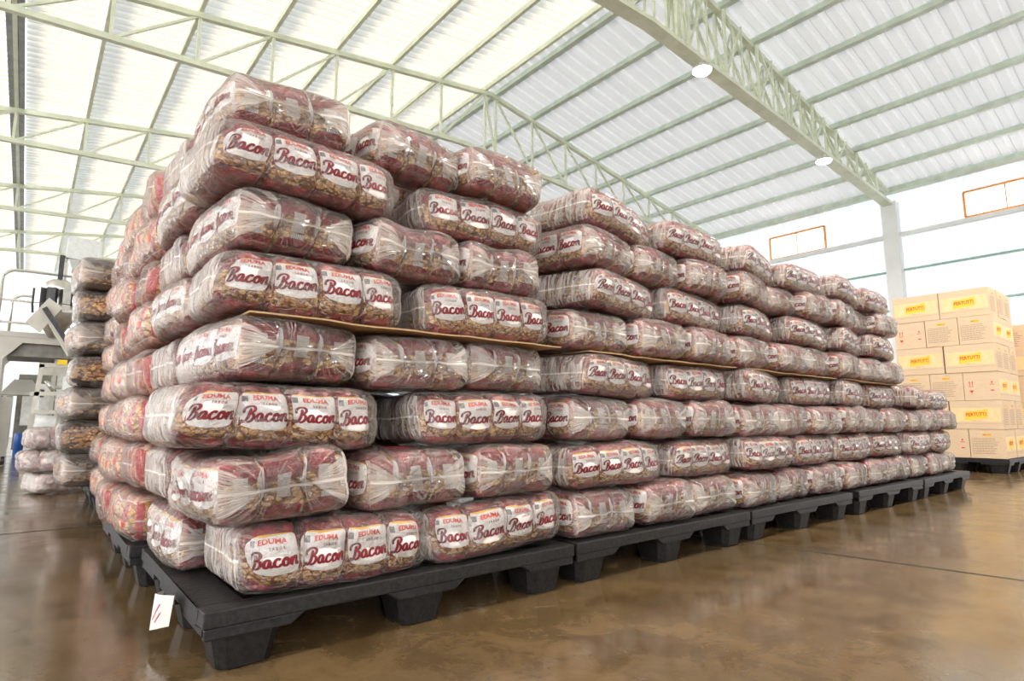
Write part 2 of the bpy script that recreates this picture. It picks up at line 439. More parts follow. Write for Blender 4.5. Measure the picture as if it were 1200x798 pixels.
def corr_wall(name, fn, a0, a1, z0, z1, holes, mat='wall_sheet'):
    """vertical ribs; fn(a, z, d) gives the point, d being the rib depth; holes are (a0, a1, z0, z1)"""
    mb = MB(); a = a0; prof = []
    while a < a1:
        for da, d in ((0, 0), (.16, 0), (.18, 1), (.23, 1)): prof.append((min(a + da, a1), d * .03))
        a += .25
    zs = sorted({z0, z1} | {max(z0, h[2]) for h in holes} | {h[3] for h in holes})
    for (pa, da), (pb, db) in zip(prof, prof[1:]):
        for za, zb in zip(zs, zs[1:]):
            am, zm = (pa + pb) / 2, (za + zb) / 2
            if any(h[0] < am < h[1] and h[2] < zm < h[3] for h in holes): continue
            mb.face([fn(pa, za, da), fn(pb, za, db), fn(pb, zb, db), fn(pa, zb, da)])
    return structure(build(name, mb, mat))
WINS = [(6.50, 8.00, 5.22, 5.84), (1.20, 3.43, 5.24, 5.82), (-2.6, -.4, 5.24, 5.82), (11.2, 12.7, 5.22, 5.84)]
corr_wall('wall_right', lambda a, z, d: (XW + .25 + d, a, z), -4, YE, 0, 6.5, WINS + [(-3.4, -1.5, -1, 3.5)])
corr_wall('wall_back', lambda a, z, d: (a, YE + d, z), -8.3, XW + .3, 0, 5.55, [(-6, -2.5, 2.4, 4.8), (1, 5, 3.6, 4.8)])
corr_wall('wall_left', lambda a, z, d: (-8.3 - d, a, z), -4, YE, 0, 5.7, [(-3, 13, .1, 4.8), (16, 24, 1.5, 4.6)])
corr_wall('wall_front', lambda a, z, d: (a, -3.9 - d, z), -8.3, XW + .3, 0, 7.9, [(-7, 1, .3, 3.8)], 'white_paint')
# gable of the far end
mb = MB()
for i in range(24):
    x0 = -8.3 + i * (XW + 8.6) / 24; x1 = x0 + (XW + 8.6) / 24
    mb.face([(x0, YE, 5.55), (x1, YE, 5.55), (x1, YE, roof_z(x1) + .1), (x0, YE, roof_z(x0) + .1)])
structure(build('wall_gable', mb, 'wall_sheet'))

for i, (a, b, c, d) in enumerate(WINS):
    wroot = empty('window_%d' % (i + 1), (XW + .25, (a + b) / 2, (c + d) / 2)); structure(wroot)
    mb = MB(); hw = (b - a) / 2; hh = (d - c) / 2
    for sx_ in (-1, 1): mb.box((-.02, sx_ * hw, 0), (.03, .022, hh))
    for sz_ in (-1, 1): mb.box((-.02, 0, sz_ * hh), (.03, hw, .022))
    nm = 1 if hw < .8 else 2
    for k in range(nm): mb.box((-.02, -hw + (k + 1) * 2 * hw / (nm + 1), 0), (.02, .012, hh))
    build('window_frame', mb, 'orange', wroot)

# columns, eave beam, girts on the far wall
mb = MB()
for y in (4.88, 9.70, 14.5, 19.3, 24.1, .06): mb.box((XW + .08, y, 2.98), (.13, .16, 2.98))
structure(build('trim_2', mb, 'white_paint'))
mb = MB(); mb.box((XW + .12, 13.5, 6.27), (.10, 17.5, .05)); structure(build('trim_3', mb, 'sage_dark'))
mb = MB(); mb.box((XW + .13, 13.5, 5.13), (.07, 17.5, .045)); structure(build('trim_4', mb, 'white_paint'))
mb = MB(); mb.box((XW + .18, 13.5, 4.26), (.03, 17.5, .022)); mb.box((XW + .18, 13.5, 3.3), (.03, 17.5, .022)); structure(build('trim_5', mb, 'green_line'))

# purlins
xs_right = [RX + .15 + 1.075 * k for k in range(9)]
xs_left = [7.2 - 1.118 * k for k in range(14)]   # the last ones lie beyond the frame
ords = ['first', 'second', 'third', 'fourth', 'fifth', 'sixth', 'seventh', 'eighth', 'ninth', 'tenth', 'eleventh', 'twelfth', 'thirteenth', 'fourteenth']
for side, xs in (('right', xs_right), ('left', xs_left)):
    for k, x in enumerate(xs):
        if side == 'left' and k > 8: continue
        mb = MB(); z = roof_z(x) + .035; sl = -SR if side == 'right' else SL
        if side == 'right':
            mb.box((x, 13.5, z), (.030, 17.5, .05)); mb.box((x + .03, 13.5, z - .047), (.05, 17.5, .006))
        else:
            mb.box((x, 13.5, z), (.030, 17.5, .05))
        o = build('roof_purlin', mb, 'sage_dark' if side == 'right' else 'sage')
        tag(o, label='long green-painted roof purlin, %s down from the ridge on the %s slope' % (ords[k], side), category='roof beam', group='roof purlins')

# trusses
def z_bot(x): return 6.42 - .055 * abs(x - 6.6)
def truss(y, where, double=False, xa=-7.6):
    root = empty('roof_truss', (RX, y, 0), label='sage-painted steel roof truss spanning the hall, ' + where, category='roof truss', group='roof trusses')
    def L(x, z, dy=0): return (x - RX, dy, z)
    def part(n, mb): build(n, mb, 'sage', root)
    x1 = XW
    nodes = sorted(xs_left + xs_right); nodes = [x for x in nodes if xa < x < x1]
    tops = [(x, roof_z(x) - .05) for x in [xa] + nodes + [x1]]
    for nm, pa, pb in (('top_chord', (xa, roof_z(xa) - .06), (RX, RZ - .06)), ('top_chord', (RX, RZ - .06), (x1, roof_z(x1) - .06))):
        mb = MB(); mb.bar(L(*pa), L(*pb), .09, .09); part(nm, mb)
    for pa, pb in (((xa, z_bot(xa)), (6.6, 6.42)), ((6.6, 6.42), (x1, z_bot(x1)))):
        mb = MB()
        if double: mb.bar(L(*pa), L(*pb), .22, .07)
        else: mb.bar(L(*pa), L(*pb), .09, .09)
        part('bottom_chord', mb)
    for dy in ((-.085, .085) if double else (0,)):
        pts = nodes
        for k, x in enumerate(pts):
            zt, zb = roof_z(x) - .06, z_bot(x)
            mb = MB(); mb.bar(L(x, zb, dy), L(x, zt, dy), .045, .045); part('web_post', mb)
            nx = pts[k + 1] if k + 1 < len(pts) else None
            if nx is None: continue
            mb = MB(); xm = (x + nx) / 2
            if x < RX - .2: mb.bar(L(x, zb, dy), L(nx, roof_z(nx) - .06, dy), .04, .04)
            else: mb.bar(L(nx, z_bot(nx), dy), L(x, zt, dy), .04, .04)
            part('web_diagonal', mb)
            if double:
                mb = MB(); mb.bar(L(x, zb, dy), L(xm, roof_z(xm) - .06, dy), .03, .03); part('web_diagonal', mb)
                mb = MB(); mb.bar(L(xm, z_bot(xm), dy), L(xm, roof_z(xm) - .06, dy), .03, .03); part('web_post', mb)
    return root
truss(4.88, 'nearest one, deep and double-webbed, at upper right', True)
truss(9.70, 'second from the camera, crossing behind the tallest bales')
truss(14.5, 'third from the camera, at upper left')
truss(19.3, 'fourth from the camera, above the packing machine')
truss(24.1, 'fifth from the camera, low behind the platform rail')

# high-bay lamps on the nearest truss; unseen aisle row added to light bale fronts
for k, (x, ly, lab) in enumerate(((7.85, 4.80, 'bright lamp fixed under the nearest truss, nearer the ridge'), (12.2, 4.80, 'bright lamp fixed under the nearest truss, nearer the far wall'),
        (3.4, -.3, 'added fill lamp above the aisle, out of view, closest to the camera'), (7.85, -.3, 'added fill lamp above the aisle, out of view, middle one'), (12.2, -.3, 'added fill lamp above the aisle, out of view, nearest the far wall'))):
    z = z_bot(x) - .05
    root = empty('ceiling_lamp', (x, ly, z), label=lab, category='lamp', group='lamps under the truss')
    mb = MB(); mb.tube([(0, 0, 0), (0, 0, -.05), (0, 0, -.10), (0, 0, -.16)], [.03, .05, .12, .16], 16); build('lamp_housing', mb, 'machine_white', root, True)
    g = G('lamp_glow'); e = g.n('ShaderNodeEmission'); e.inputs[0].default_value = (1, .98, .95, 1); e.inputs[1].default_value = 30; g.t.links.new(e.outputs[0], g.out.inputs[0])
    mb = MB(); mb.tube([(0, 0, -.162), (0, 0, -.19), (0, 0, -.20)], [.15, .13, .06], 16); build('lamp_lens', mb, [g.m], root, True)
    ld = bpy.data.lights.new('lamp_light', 'SPOT'); ld.energy = LAMP_W * (1 if ly > 0 else 2.4); ld.spot_size = math.radians(150); ld.spot_blend = .6; ld.shadow_soft_size = .15; ld.color = (1, .93, .84)
    lo = bpy.data.objects.new('lamp_light', ld); COL.objects.link(lo); lo.parent = root; lo.location = (0, 0, -.24)

# ------------------------------------------------------------------ pallets
PW, PD, PH = 1.27, .97, .16
def make_pallet(W=PW, D=PD):
    root = empty('pallet')
    mb = MB(); z0, z1 = .118, PH; zc, hz = (z0 + z1) / 2, (z1 - z0) / 2
    def bx(x0, x1, y0, y1, a=z0, b=z1): mb.box(((x0 + x1) / 2, (y0 + y1) / 2, (a + b) / 2), ((x1 - x0) / 2, (y1 - y0) / 2, (b - a) / 2))
    # frame of the deck with the open grid inside
    bx(0, W, 0, .065); bx(0, W, D - .10, D); bx(0, .11, .065, D - .10); bx(W - .11, W, .065, D - .10)
    bx(W / 2 - .06, W / 2 + .06, .065, D - .10); bx(.11, W / 2 - .06, D / 2 - .06, D / 2 + .06); bx(W / 2 + .06, W - .11, D / 2 - .06, D / 2 + .06)
    for k in range(1, 4):
        for xa, xb in ((.11, W / 2 - .06), (W / 2 + .06, W - .11)):
            for ya, yb in ((.065, D / 2 - .06), (D / 2 + .06, D - .10)):
                x = xa + (xb - xa) * k / 4; bx(x - .014, x + .014, ya, yb, z0 + .008, z1 - .004)
                if k < 3:
                    y = ya + (yb - ya) * k / 3; bx(xa, xb, y - .012, y + .012, z0 + .008, z1 - .004)
    # deeper haunches over the feet along the edges
    fx = (.115, W / 2, W - .115); fy = (.105, D / 2, D - .105)
    for y0, y1 in ((.004, .03), (D - .03, D - .004)):
        for x in fx: 
            fn = lambda a, b, c, y0=y0: Vector((a, c, b))
            mb.prism([(x - .14 if x > .2 else .004, z0), (x + .14 if x < W - .2 else W - .004, z0), (x + .10 if x < W - .2 else W - .004, z0 - .028), (x - .10 if x > .2 else .004, z0 - .028)], y0, y1, fn)
    for x0, x1 in ((.004, .03), (W - .03, W - .004)):
        for y in fy:
            mb.box(((x0 + x1) / 2, min(max(y, .13), D - .13), z0 - .012), ((x1 - x0) / 2, .12, .012))
    d = build('deck', mb, 'black_plastic', root)
    bv = d.modifiers.new('soft edges', 'BEVEL'); bv.width = .004; bv.segments = 2; bv.limit_method = 'ANGLE'
    for x in fx:
        for y in fy:
            mb = MB(); ring = []
            for z, h in ((0, .062), (.004, .066), (.118, .092)):
                r = []
                for k in range(16):
                    t = 2 * math.pi * (k + .5) / 16; c, s_ = math.cos(t), math.sin(t)
                    e = 1 / max(abs(c), abs(s_)); e = min(e, 1.25)
                    r.append((c * e * h, s_ * e * h, z))
                ring.append(r)
            for a, b in zip(ring, ring[1:]):
                for k in range(16): mb.face([a[k], a[(k + 1) % 16], b[(k + 1) % 16], b[k]])
            mb.face(ring[0][::-1]); mb.face(ring[-1])
            link('foot', mb.mesh('foot', ['black_plastic']), root, (x, y, 0))
    return root
pallet0 = make_pallet(); index_children()
pal_spots = [
    (.378, 1.635, 'black plastic pallet with tapered feet, nearest the camera, carrying the tallest-looking stack'),
    (1.668, 1.640, 'black plastic pallet under the second stack of bacon bales from the left'),
    (2.955, 1.640, 'black plastic pallet under the third stack of bacon bales from the left'),
    (4.330, 1.640, 'black plastic pallet under the fourth stack of bacon bales from the left'),
    (5.640, 1.640, 'black plastic pallet under the low four-layer stack at the far right end'),
    (.345, 2.650, 'black plastic pallet behind the nearest one, under red striped bales'),
    (.45, 3.68, 'black plastic pallet third back, below the red striped snack bales'),
    (.40, 5.15, 'black plastic pallet under the brown snack bales at left')]
for i, (x, y, lab) in enumerate(pal_spots):
    o = pallet0 if i == 0 else copy_tree(pallet0)
    o.location = (x, y, 0); tag(o, label=lab, category='pallet', group='black plastic pallets')

# ------------------------------------------------------------------ snack bales
def vol(q, dims, r):
    """volumetric map from the cube [-1,1]^3 to a rounded box"""
    m = max(abs(q[0]), abs(q[1]), abs(q[2]))
    if m < 1e-6: return Vector((0, 0, 0))
    p = [q[i] / m * dims[i] for i in range(3)]
    inn = [max(-(dims[i] - r), min(dims[i] - r, p[i])) for i in range(3)]
    d = Vector((p[0] - inn[0], p[1] - inn[1], p[2] - inn[2]))
    if d.length > 1e-9: d = d.normalized() * r
    return (Vector(inn) + d) * m
def deform(p, sd, amp=1.0):
    x, y, z = p
    n = mnoise.noise(Vector((x * 4.2 + sd * 7.1, y * 4.2, z * 4.2 + sd * 3.3)))
    n2 = mnoise.noise(Vector((x * 4.2 - sd * 5.1, y * 4.2 + 9, z * 4.2)))
    n3 = mnoise.noise(Vector((x * 5.5, y * 5.5 + sd * 2.7, z * 3 + 4)))
    k = max(0, min(1, (z + .09) / .18))
    sag = .010 * math.cos(sd * 1.7)
    e3 = min(1.2, abs(x) / .3) ** 3; y *= 1.03 - .15 * e3; z *= 1 - .07 * e3
    return Vector((x + .022 * n * amp + .05 * sag * z, y + .020 * n2 * amp, z * (1 + .05 * n) + .012 * n3 * amp * k + sag * x * 1.2 * k))

def catmull(P, n=6):
    P = [P[0]] + list(P) + [P[-1]]; out = []
    for i in range(1, len(P) - 2):
        for k in range(n):
            t = k / n; a, b, c, d = P[i - 1], P[i], P[i + 1], P[i + 2]
            out.append(tuple(.5 * ((2 * b[j]) + (-a[j] + c[j]) * t + (2 * a[j] - 5 * b[j] + 4 * c[j] - d[j]) * t * t + (-a[j] + 3 * b[j] - 3 * c[j] + d[j]) * t ** 3) for j in (0, 1)))
    out.append(P[-2]); return out
SCRIPT = [  # the word in a heavy brush script, one list per stroke, x-height about .45
    [(.30, .78), (.24, .50), (.16, .22), (.02, .02), (-.10, .04), (-.08, .16)],
    [(-.06, .52), (-.04, .72), (.14, .88), (.40, .90), (.52, .76), (.42, .58), (.22, .50), (.42, .44), (.46, .26), (.34, .06), (.14, .00)],
    [(.92, .38), (.80, .48), (.66, .38), (.60, .18), (.68, .05), (.80, .12), (.90, .40), (.88, .16), (.94, .05), (1.06, .14)],
    [(1.38, .38), (1.30, .48), (1.16, .40), (1.08, .20), (1.16, .05), (1.30, .06), (1.44, .18)],
    [(1.66, .48), (1.54, .38), (1.50, .18), (1.58, .05), (1.72, .10), (1.78, .30), (1.70, .46), (1.64, .40), (1.80, .34), (1.92, .40)],
    [(1.96, .48), (1.94, .26), (1.90, .03), (1.98, .30), (2.12, .48), (2.20, .40), (2.16, .18), (2.20, .05), (2.32, .14)]]
def ribbons():
    Q = []
    for st in SCRIPT:
        c = catmull(st, 4)
        L = []
        for i, p in enumerate(c):
            a = c[max(0, i - 1)]; b = c[min(len(c) - 1, i + 1)]
            dx, dy = b[0] - a[0], b[1] - a[1]; l = math.hypot(dx, dy) or 1
            dx /= l; dy /= l
            wd = .050 + .034 * abs(dy)
            if i in (0, len(c) - 1): wd *= .5
            L.append(((p[0] - dy * wd, p[1] + dx * wd), (p[0] + dy * wd, p[1] - dx * wd)))
        for a, b in zip(L, L[1:]): Q.append((a[0], a[1], b[1], b[0]))
    return Q
def glyphs(text, bold=.0):
    cu = bpy.data.curves.new('t', 'FONT'); cu.body = text; cu.resolution_u = 2; cu.offset = bold; cu.align_x = 'CENTER'; cu.size = 1
    o = bpy.data.objects.new('t', cu); COL.objects.link(o)
    dg = bpy.context.evaluated_depsgraph_get(); me = bpy.data.meshes.new_from_object(o.evaluated_get(dg))
    out = [[tuple(me.vertices[i].co[:2]) for i in p.vertices] for p in me.polygons]
    bpy.data.objects.remove(o); bpy.data.curves.remove(cu); bpy.data.meshes.remove(me); return out
RIB = ribbons(); G_ED = glyphs('EDUMA', .03); G_SB = glyphs('S A B O R', .01)

PX, PY, PZ = .1375, .133, .178            # size of one bag
NX, NY = 4, 3
PDIM = (NX * PX / 2, NY * PY / 2, PZ / 2)
def grid(kind): return (2, 2, .275, .1995) if kind == 'brown' else (4, 3, .1375, .133)
def pack_mesh(kind, i, j, sd, printed):
    NX, NY, PX, PY = grid(kind)
    rng = random.Random(sd * 100 + i * 10 + j)
    tilt = rng.uniform(-.10, .10); dzp = rng.uniform(-.006, .004); ph = rng.uniform(0, 6)
    hx, hy, hz = PX / 2, PY / 2, PZ / 2
    cx, cy = (i - (NX - 1) / 2) * PX, (j - (NY - 1) / 2) * PY
    def place(l, out=0.0):
        """l in the bag's own cube; out pushes a printed mark off its front"""
        b = vol(l, (hx * 1.02, hy, hz), .024)
        x, y, z = b
        lx, lz = l[0], l[2]
        puff = 1 + .10 * (1 - lx * lx) * (1 - lz * lz)
        y *= puff
        if l[1] < -.999 or out: y -= out
        if lz > .6: z += .006 * math.sin(lx * 5 + ph) * (lz - .6)
        y += .004 * math.sin(lz * 6 + ph) * (1 if l[1] < 0 else -1) * .6
        xr = x + z * tilt; zr = z - x * tilt * .6 + dzp
        q = ((cx + xr) / PDIM[0], (cy + y) / PDIM[1], zr / PDIM[2])
        return deform(vol(q, PDIM, .062) + Vector((0, 0, PZ / 2 + .006)) - Vector((0, 0, .095)), sd) + Vector((0, 0, .095))
    mb = MB(); n = 9
    faces = (((0, -1, 0), 0), ((0, 1, 0), 0), ((-1, 0, 0), 1), ((1, 0, 0), 1), ((0, 0, 1), 2), ((0, 0, -1), 2))
    for nrm, mi in faces:
        if nrm[1] == 1 and j < NY - 1 or nrm[1] == -1 and j > 0 or nrm[0] == -1 and i > 0 or nrm[0] == 1 and i < NX - 1: k = 4
        else: k = n
        k = n if mi == 2 else n
        G_ = {}
        for a in range(k + 1):
            for b in range(k + 1):
                s_, t = -1 + 2 * a / k, -1 + 2 * b / k
                if nrm[1]: l = (s_ * -nrm[1], nrm[1], t)
                elif nrm[0]: l = (nrm[0], s_ * nrm[0], t)
                else: l = (s_, t * nrm[2], nrm[2])
                G_[a, b] = (place(l), ((s_ + 1) / 2, (t + 1) / 2))
        for a in range(k):
            for b in range(k):
                c = [G_[a, b], G_[a + 1, b], G_[a + 1, b + 1], G_[a, b + 1]]
                mb.face([x[0] for x in c], mi, [x[1] for x in c])
    if printed:
        def on(u, v): return place((2 * u - 1, -1, 2 * v - 1), .0022)
        for q in RIB:
            mb.face([on(.105 + x * .352, .395 + y * .270 + x * .014) for x, y in q], 3)
        for q in G_SB: mb.face([on(.57 + x * .066, .665 + y * .062) for x, y in q], 3)
        for q in G_ED: mb.face([on(.50 + x * .150, .765 + y * .125 - abs(x) * .012) for x, y in q], 4)
    me = mb.mesh('snack_bag', [kind + '_front', kind + '_back', kind + '_plain', 'ink', 'logo'], True)
    return me

FD = (.298, .206, .0935)
def film_mesh(sd, style, kind='bacon'):
    """style 'across' shows its folded ends, 'along' shows its long side"""
    mb = MB(); n = 20
    for nrm in ((0, -1, 0), (0, 1, 0), (-1, 0, 0), (1, 0, 0), (0, 0, 1), (0, 0, -1)):
        G_ = {}
        for a in range(n + 1):
            for b in range(n + 1):
                s_, t = -1 + 2 * a / n, -1 + 2 * b / n
                if nrm[1]: l = (s_ * -nrm[1], nrm[1], t)
                elif nrm[0]: l = (nrm[0], s_ * nrm[0], t)
                else: l = (s_, t * nrm[2], nrm[2])
                p = vol(l, FD, .052)
                # creases and puckers of the film
                dirn = Vector(l).normalized()
                w1 = mnoise.noise(Vector((p.x * 9 + sd * 3, p.y * 9, p.z * 30))) * .0045
                ex = max(0, abs(p.x) / FD[0] - .86) / .14
                ang = math.atan2(p.z, p.y)
                w2 = .007 * ex * (math.sin(ang * 13 + sd * 2 + 4 * mnoise.noise(Vector((p.y * 8, p.z * 8, sd)))))
                if style == 'along': w2 = .0016 * ex * math.sin(p.y * 95 + sd * 2 + 11 * mnoise.noise(Vector((p.y * 6, p.z * 9, sd))))
                p = p + dirn * w1 + Vector((math.copysign(w2, p.x), 0, 0))
                p = deform(p + Vector((0, 0, 0)), sd) + Vector((0, 0, .095))
                G_[a, b] = (p, ((s_ + 1) / 2, (t + 1) / 2))
        if nrm[1]: mi = 0
        elif nrm[0]: mi = 1
        else: mi = 2
        for a in range(n):
            for b in range(n):
                c = [G_[a, b], G_[a + 1, b], G_[a + 1, b + 1], G_[a, b + 1]]
                mb.face([x[0] for x in c], mi, [x[1] for x in c])
    mats = ['film_clear', 'film_gather', 'film_clear'] if style == 'along' else ['film_side', 'film_tri', 'film_clear']
    if kind == 'stripe': mats = ['film_thin_side', 'film_thin_end', 'film_clear']
    return mb.mesh('plastic_wrap', mats, True)

PROTO = {}
def make_bale(kind, style, sd):
    root = empty('snack_bale'); NX, NY, PX, PY = grid(kind)
    for j in range(NY):
        for i in range(NX):
            if 0 < i < NX - 1 and j > 0: continue
            key = ('p', kind, i, j, sd)
            if key not in PROTO: PROTO[key] = pack_mesh(kind, i, j, sd, kind == 'bacon' and j == 0)
            link('snack_bag', PROTO[key], root)
    key = ('f', style, sd, kind == 'stripe')
    if key not in PROTO: PROTO[key] = film_mesh(sd, style, kind)
    link('plastic_wrap', PROTO[key], root)
    return root
protos = {}
used = set()
def bale(kind, style, sd, loc, rz, label, group, tilt=(0, 0), scale=(1, 1, 1)):
    key = (kind, style, sd)
    if key not in protos:
        protos[key] = make_bale(*key); index_children(); o = protos[key]
    else: o = copy_tree(protos[key])
    o.location = loc; o.scale = scale
    o.rotation_euler = (Matrix.Rotation(tilt[1], 3, 'Y') @ Matrix.Rotation(tilt[0], 3, 'X') @ Matrix.Rotation(rz, 3, 'Z')).to_euler()
    tag(o, label=label, category='snack bale', group=group); return o

LAY = .1885
layer_name = {8: ['bottom', 'second', 'third', 'fourth', 'fifth', 'sixth', 'seventh', 'top'], 4: ['bottom', 'second', 'third', 'top'], 7: ['bottom', 'second', 'third', 'fourth', 'fifth', 'sixth', 'top']}
rr = random.Random(21)
def jit(a): return rr.uniform(-a, a)
def stack(x0, y0, nl, first, where, group, shift, behind=True, W=1.25, sheet=True, skip=(), pose={}):
    def pz(L, k):   # extra (dx, dy, dz, turn, lean) of one front bale
        return pose.get((L + 1, k), (0, 0, 0, 0, 0))
    """layers alternate: 'across' = three bales end-on in front, 'along' = two bales long side in front"""
    for L in range(nl):
        z = PH + L * LAY + (.006 if (sheet and L >= 4) else 0)
        across = (L % 2 == 0) == (first == 'across')
        nm = layer_name[nl][L]; sx_ = shift(L)
        if across:
            wd = W / 3
            for k in range(3):
                sd = rr.randrange(4)
                if (L, 'f', k) in skip: continue
                bale('bacon', 'across', sd, (x0 + wd * (k + .5) + sx_[0] + jit(.012) + pz(L, k)[0], y0 + .295 + sx_[1] + jit(.025) + pz(L, k)[1], z + pz(L, k)[2]), -math.pi / 2 + jit(.04) + pz(L, k)[3],
                     'bacon snack bale end-on in front, %s of three, %s layer, %s' % (('left', 'middle', 'right')[k], nm, where), group, (jit(.02), jit(.02) + pz(L, k)[4]))
            if behind:
                for k in range(2):
                    if (L, 'b', k) in skip: continue
                    bale('bacon', 'along', rr.randrange(4), (x0 + W * (k + .5) / 2 + sx_[0] + jit(.012), y0 + .80 + sx_[1] + jit(.01), z), jit(.04),
                         'bacon snack bale in the rear row, %s end, %s layer, %s' % (('left', 'right')[k], nm, where), group)
        else:
            for k in range(2):
                sd = rr.randrange(4)
                if (L, 'f', k) in skip: continue
                bale('bacon', 'along', sd, (x0 + (.292 if k == 0 else W - .298) + sx_[0] + jit(.012) + pz(L, k)[0], y0 + .205 + sx_[1] + jit(.02) + pz(L, k)[1], z + pz(L, k)[2]), jit(.04) + pz(L, k)[3],
                     'bacon snack bale showing bag fronts, %s of two, %s layer, %s' % (('left', 'right')[k], nm, where), group, (jit(.02), jit(.02) + pz(L, k)[4]))
            if behind:
                for k in range(3):
                    if (L, 'b', k) in skip: continue
                    bale('bacon', 'across', rr.randrange(4), (x0 + W / 3 * (k + .5) + sx_[0] + jit(.01), y0 + .715 + sx_[1] + jit(.01), z), -math.pi / 2 + jit(.04),
                         'bacon snack bale in the rear row, %s of three, %s layer, %s' % (('left', 'middle', 'right')[k], nm, where), group)
    if sheet:
        mb = MB(); nx = 16; zz = PH + 4 * LAY
        def P(i, j, t):
            x = x0 + .10 + (W - .08) * i / nx; y = y0 + (-.015 if x0 < 1 else .03) + .96 * j / 2 + sh[1]
            droop = -.006 * (1 if j == 0 else 0) * (.4 + .6 * abs(math.sin(i * .9 + x0))) if i > 3 else 0
            return (x + sh[0], y - (.018 if j == 0 else 0), zz + t + droop)
        sh = shift(4)
        for i in range(nx):
            for j in range(2):
                a, b, c, d = (i, j), (i + 1, j), (i + 1, j + 1), (i, j + 1)
                mb.face([P(*q, .005) for q in (a, b, c, d)]); mb.face([P(*q, 0) for q in (d, c, b, a)])
            mb.face([P(i, 0, 0), P(i + 1, 0, 0), P(i + 1, 0, .005), P(i, 0, .005)]); mb.face([P(i, 2, .005), P(i + 1, 2, .005), P(i + 1, 2, 0), P(i, 2, 0)])
        for i in (0, nx):
            for j in range(2): mb.face([P(i, j, 0), P(i, j, .005), P(i, j + 1, .005), P(i, j + 1, 0)])
        o = build('cardboard_sheet', mb, 'sheet'); tag(o, label='thin brown cardboard sheet between the fourth and fifth bale layers, ' + where, category='cardboard sheet', group='cardboard layer sheets')

POSE1 = {(1, 0): (.09, .0, 0, .02, 0), (2, 0): (.0, -.01, .004, -.02, -.06), (2, 1): (.02, 0, 0, .05, 0), (3, 0): (-.07, 0, 0, .0, .01), (4, 0): (.02, 0, 0, .03, .0), (4, 1): (.015, 0, 0, 0, 0),
         (5, 0): (.01, 0, 0, -.02, 0), (6, 0): (.02, 0, 0, .02, .0), (7, 0): (-.01, -.02, 0, .08, .02), (8, 0): (.04, 0, .006, -.05, -.02), (8, 1): (.05, .03, 0, .10, .03), (8, 2): (.02, 0, 0, 0, 0),
         (6, 1): (.025, .02, 0, .05, 0), (6, 2): (.01, 0, 0, 0, 0), (1, 1): (.01, 0, 0, 0, -.01), (5, 1): (.02, .0, 0, 0, 0), (7, 1): (.05, .03, 0, .03, 0)}
def turned(a8, a7, a6, a4):
    return {(8, 0): (.06, .03, 0, a8, .05), (8, 1): (.02, .04, 0, a8 * .3, 0), (7, 0): (-.02, .0, 0, a7, .02), (7, 1): (-.01, .04, 0, .05, 0),
            (6, 0): (.04, .03, 0, a6, .04), (6, 1): (.03, .03, 0, a6 * .45, .02), (4, 0): (.03, .02, 0, a4, .03), (4, 1): (.03, .03, 0, .04, 0), (5, 0): (-.02, 0, 0, .05, 0),
            (2, 0): (.01, .0, 0, .02, 0), (2, 1): (.03, .02, 0, .05, 0), (1, 0): (-.02, 0, 0, .06, 0), (3, 1): (.01, .02, 0, .03, 0)}
stack(.365, 1.65, 8, 'along', 'nearest stack', 'bacon bales on the nearest pallet', lambda L: (-.004 * L, .012 * L), pose=POSE1,
      skip={(L, 'b', 2) for L in range(8)} | {(L, 'b', 1) for L in (1, 3, 5, 7)})
stack(1.665, 1.675, 8, 'across', 'second stack from left', 'bacon bales on the second pallet', lambda L: (.015 * L, .005 * L), behind=False, pose=turned(.20, .12, .22, .18))
stack(2.96, 1.68, 8, 'across', 'third stack from left', 'bacon bales on the third pallet', lambda L: (.016 * L, .005 * L), behind=False, pose=turned(.22, .10, .20, .22))
stack(4.26, 1.68, 8, 'across', 'fourth stack from left', 'bacon bales on the fourth pallet', lambda L: (.012 * L, .005 * L), behind=False, pose=turned(.20, .12, .2, .15))
stack(5.58, 1.68, 4, 'across', 'low far stack', 'bacon bales on the fifth pallet', lambda L: (.0, .004 * L), sheet=False, behind=False, pose=turned(.1, .1, .1, .25))

# red striped bales behind the nearest stack
def side_stack(kind, x0, y0, nl, lay, adj, where, cat_group, first, nfront, scale=(1, 1, 1), z0=PH):
    for L in range(nl):
        z = z0 + L * lay; nm = layer_name[nl][L]
        a = (L % 2 == 0) == first
        if a:
            bale(kind, 'across', rr.randrange(4), (x0 + .205 * scale[1] + jit(.02), y0 + .30 * scale[0] + jit(.02), z), -math.pi / 2 + jit(.06),
                 '%s snack bale side-on, %s layer, front row, %s' % (adj, nm, where), cat_group, (jit(.03), jit(.03)), scale)
            bale(kind, 'along', rr.randrange(4), (x0 + .30 * scale[0] + jit(.02), y0 + .80 * scale[0] + jit(.02), z), jit(.06),
                 '%s snack bale end-on, %s layer, rear row, %s' % (adj, nm, where), cat_group, (jit(.03), jit(.03)), scale)
        else:
            bale(kind, 'along', rr.randrange(4), (x0 + .30 * scale[0] + jit(.02), y0 + .21 * scale[0] + jit(.02), z), jit(.06),
                 '%s snack bale end-on, %s layer, front row, %s' % (adj, nm, where), cat_group, (jit(.03), jit(.03)), scale)
            bale(kind, 'across', rr.randrange(4), (x0 + .205 * scale[1] + jit(.02), y0 + .72 * scale[0] + jit(.02), z), -math.pi / 2 + jit(.06),
                 '%s snack bale side-on, %s layer, rear row, %s' % (adj, nm, where), cat_group, (jit(.03), jit(.03)), scale)
side_stack('stripe', .315, 2.67, 8, LAY, 'red striped', 'stack behind nearest', 'red striped bales behind the nearest stack', True, 1)
side_stack('stripe', .36, 3.70, 8, LAY, 'red striped', 'third stack back', 'red striped bales third back', False, 1)
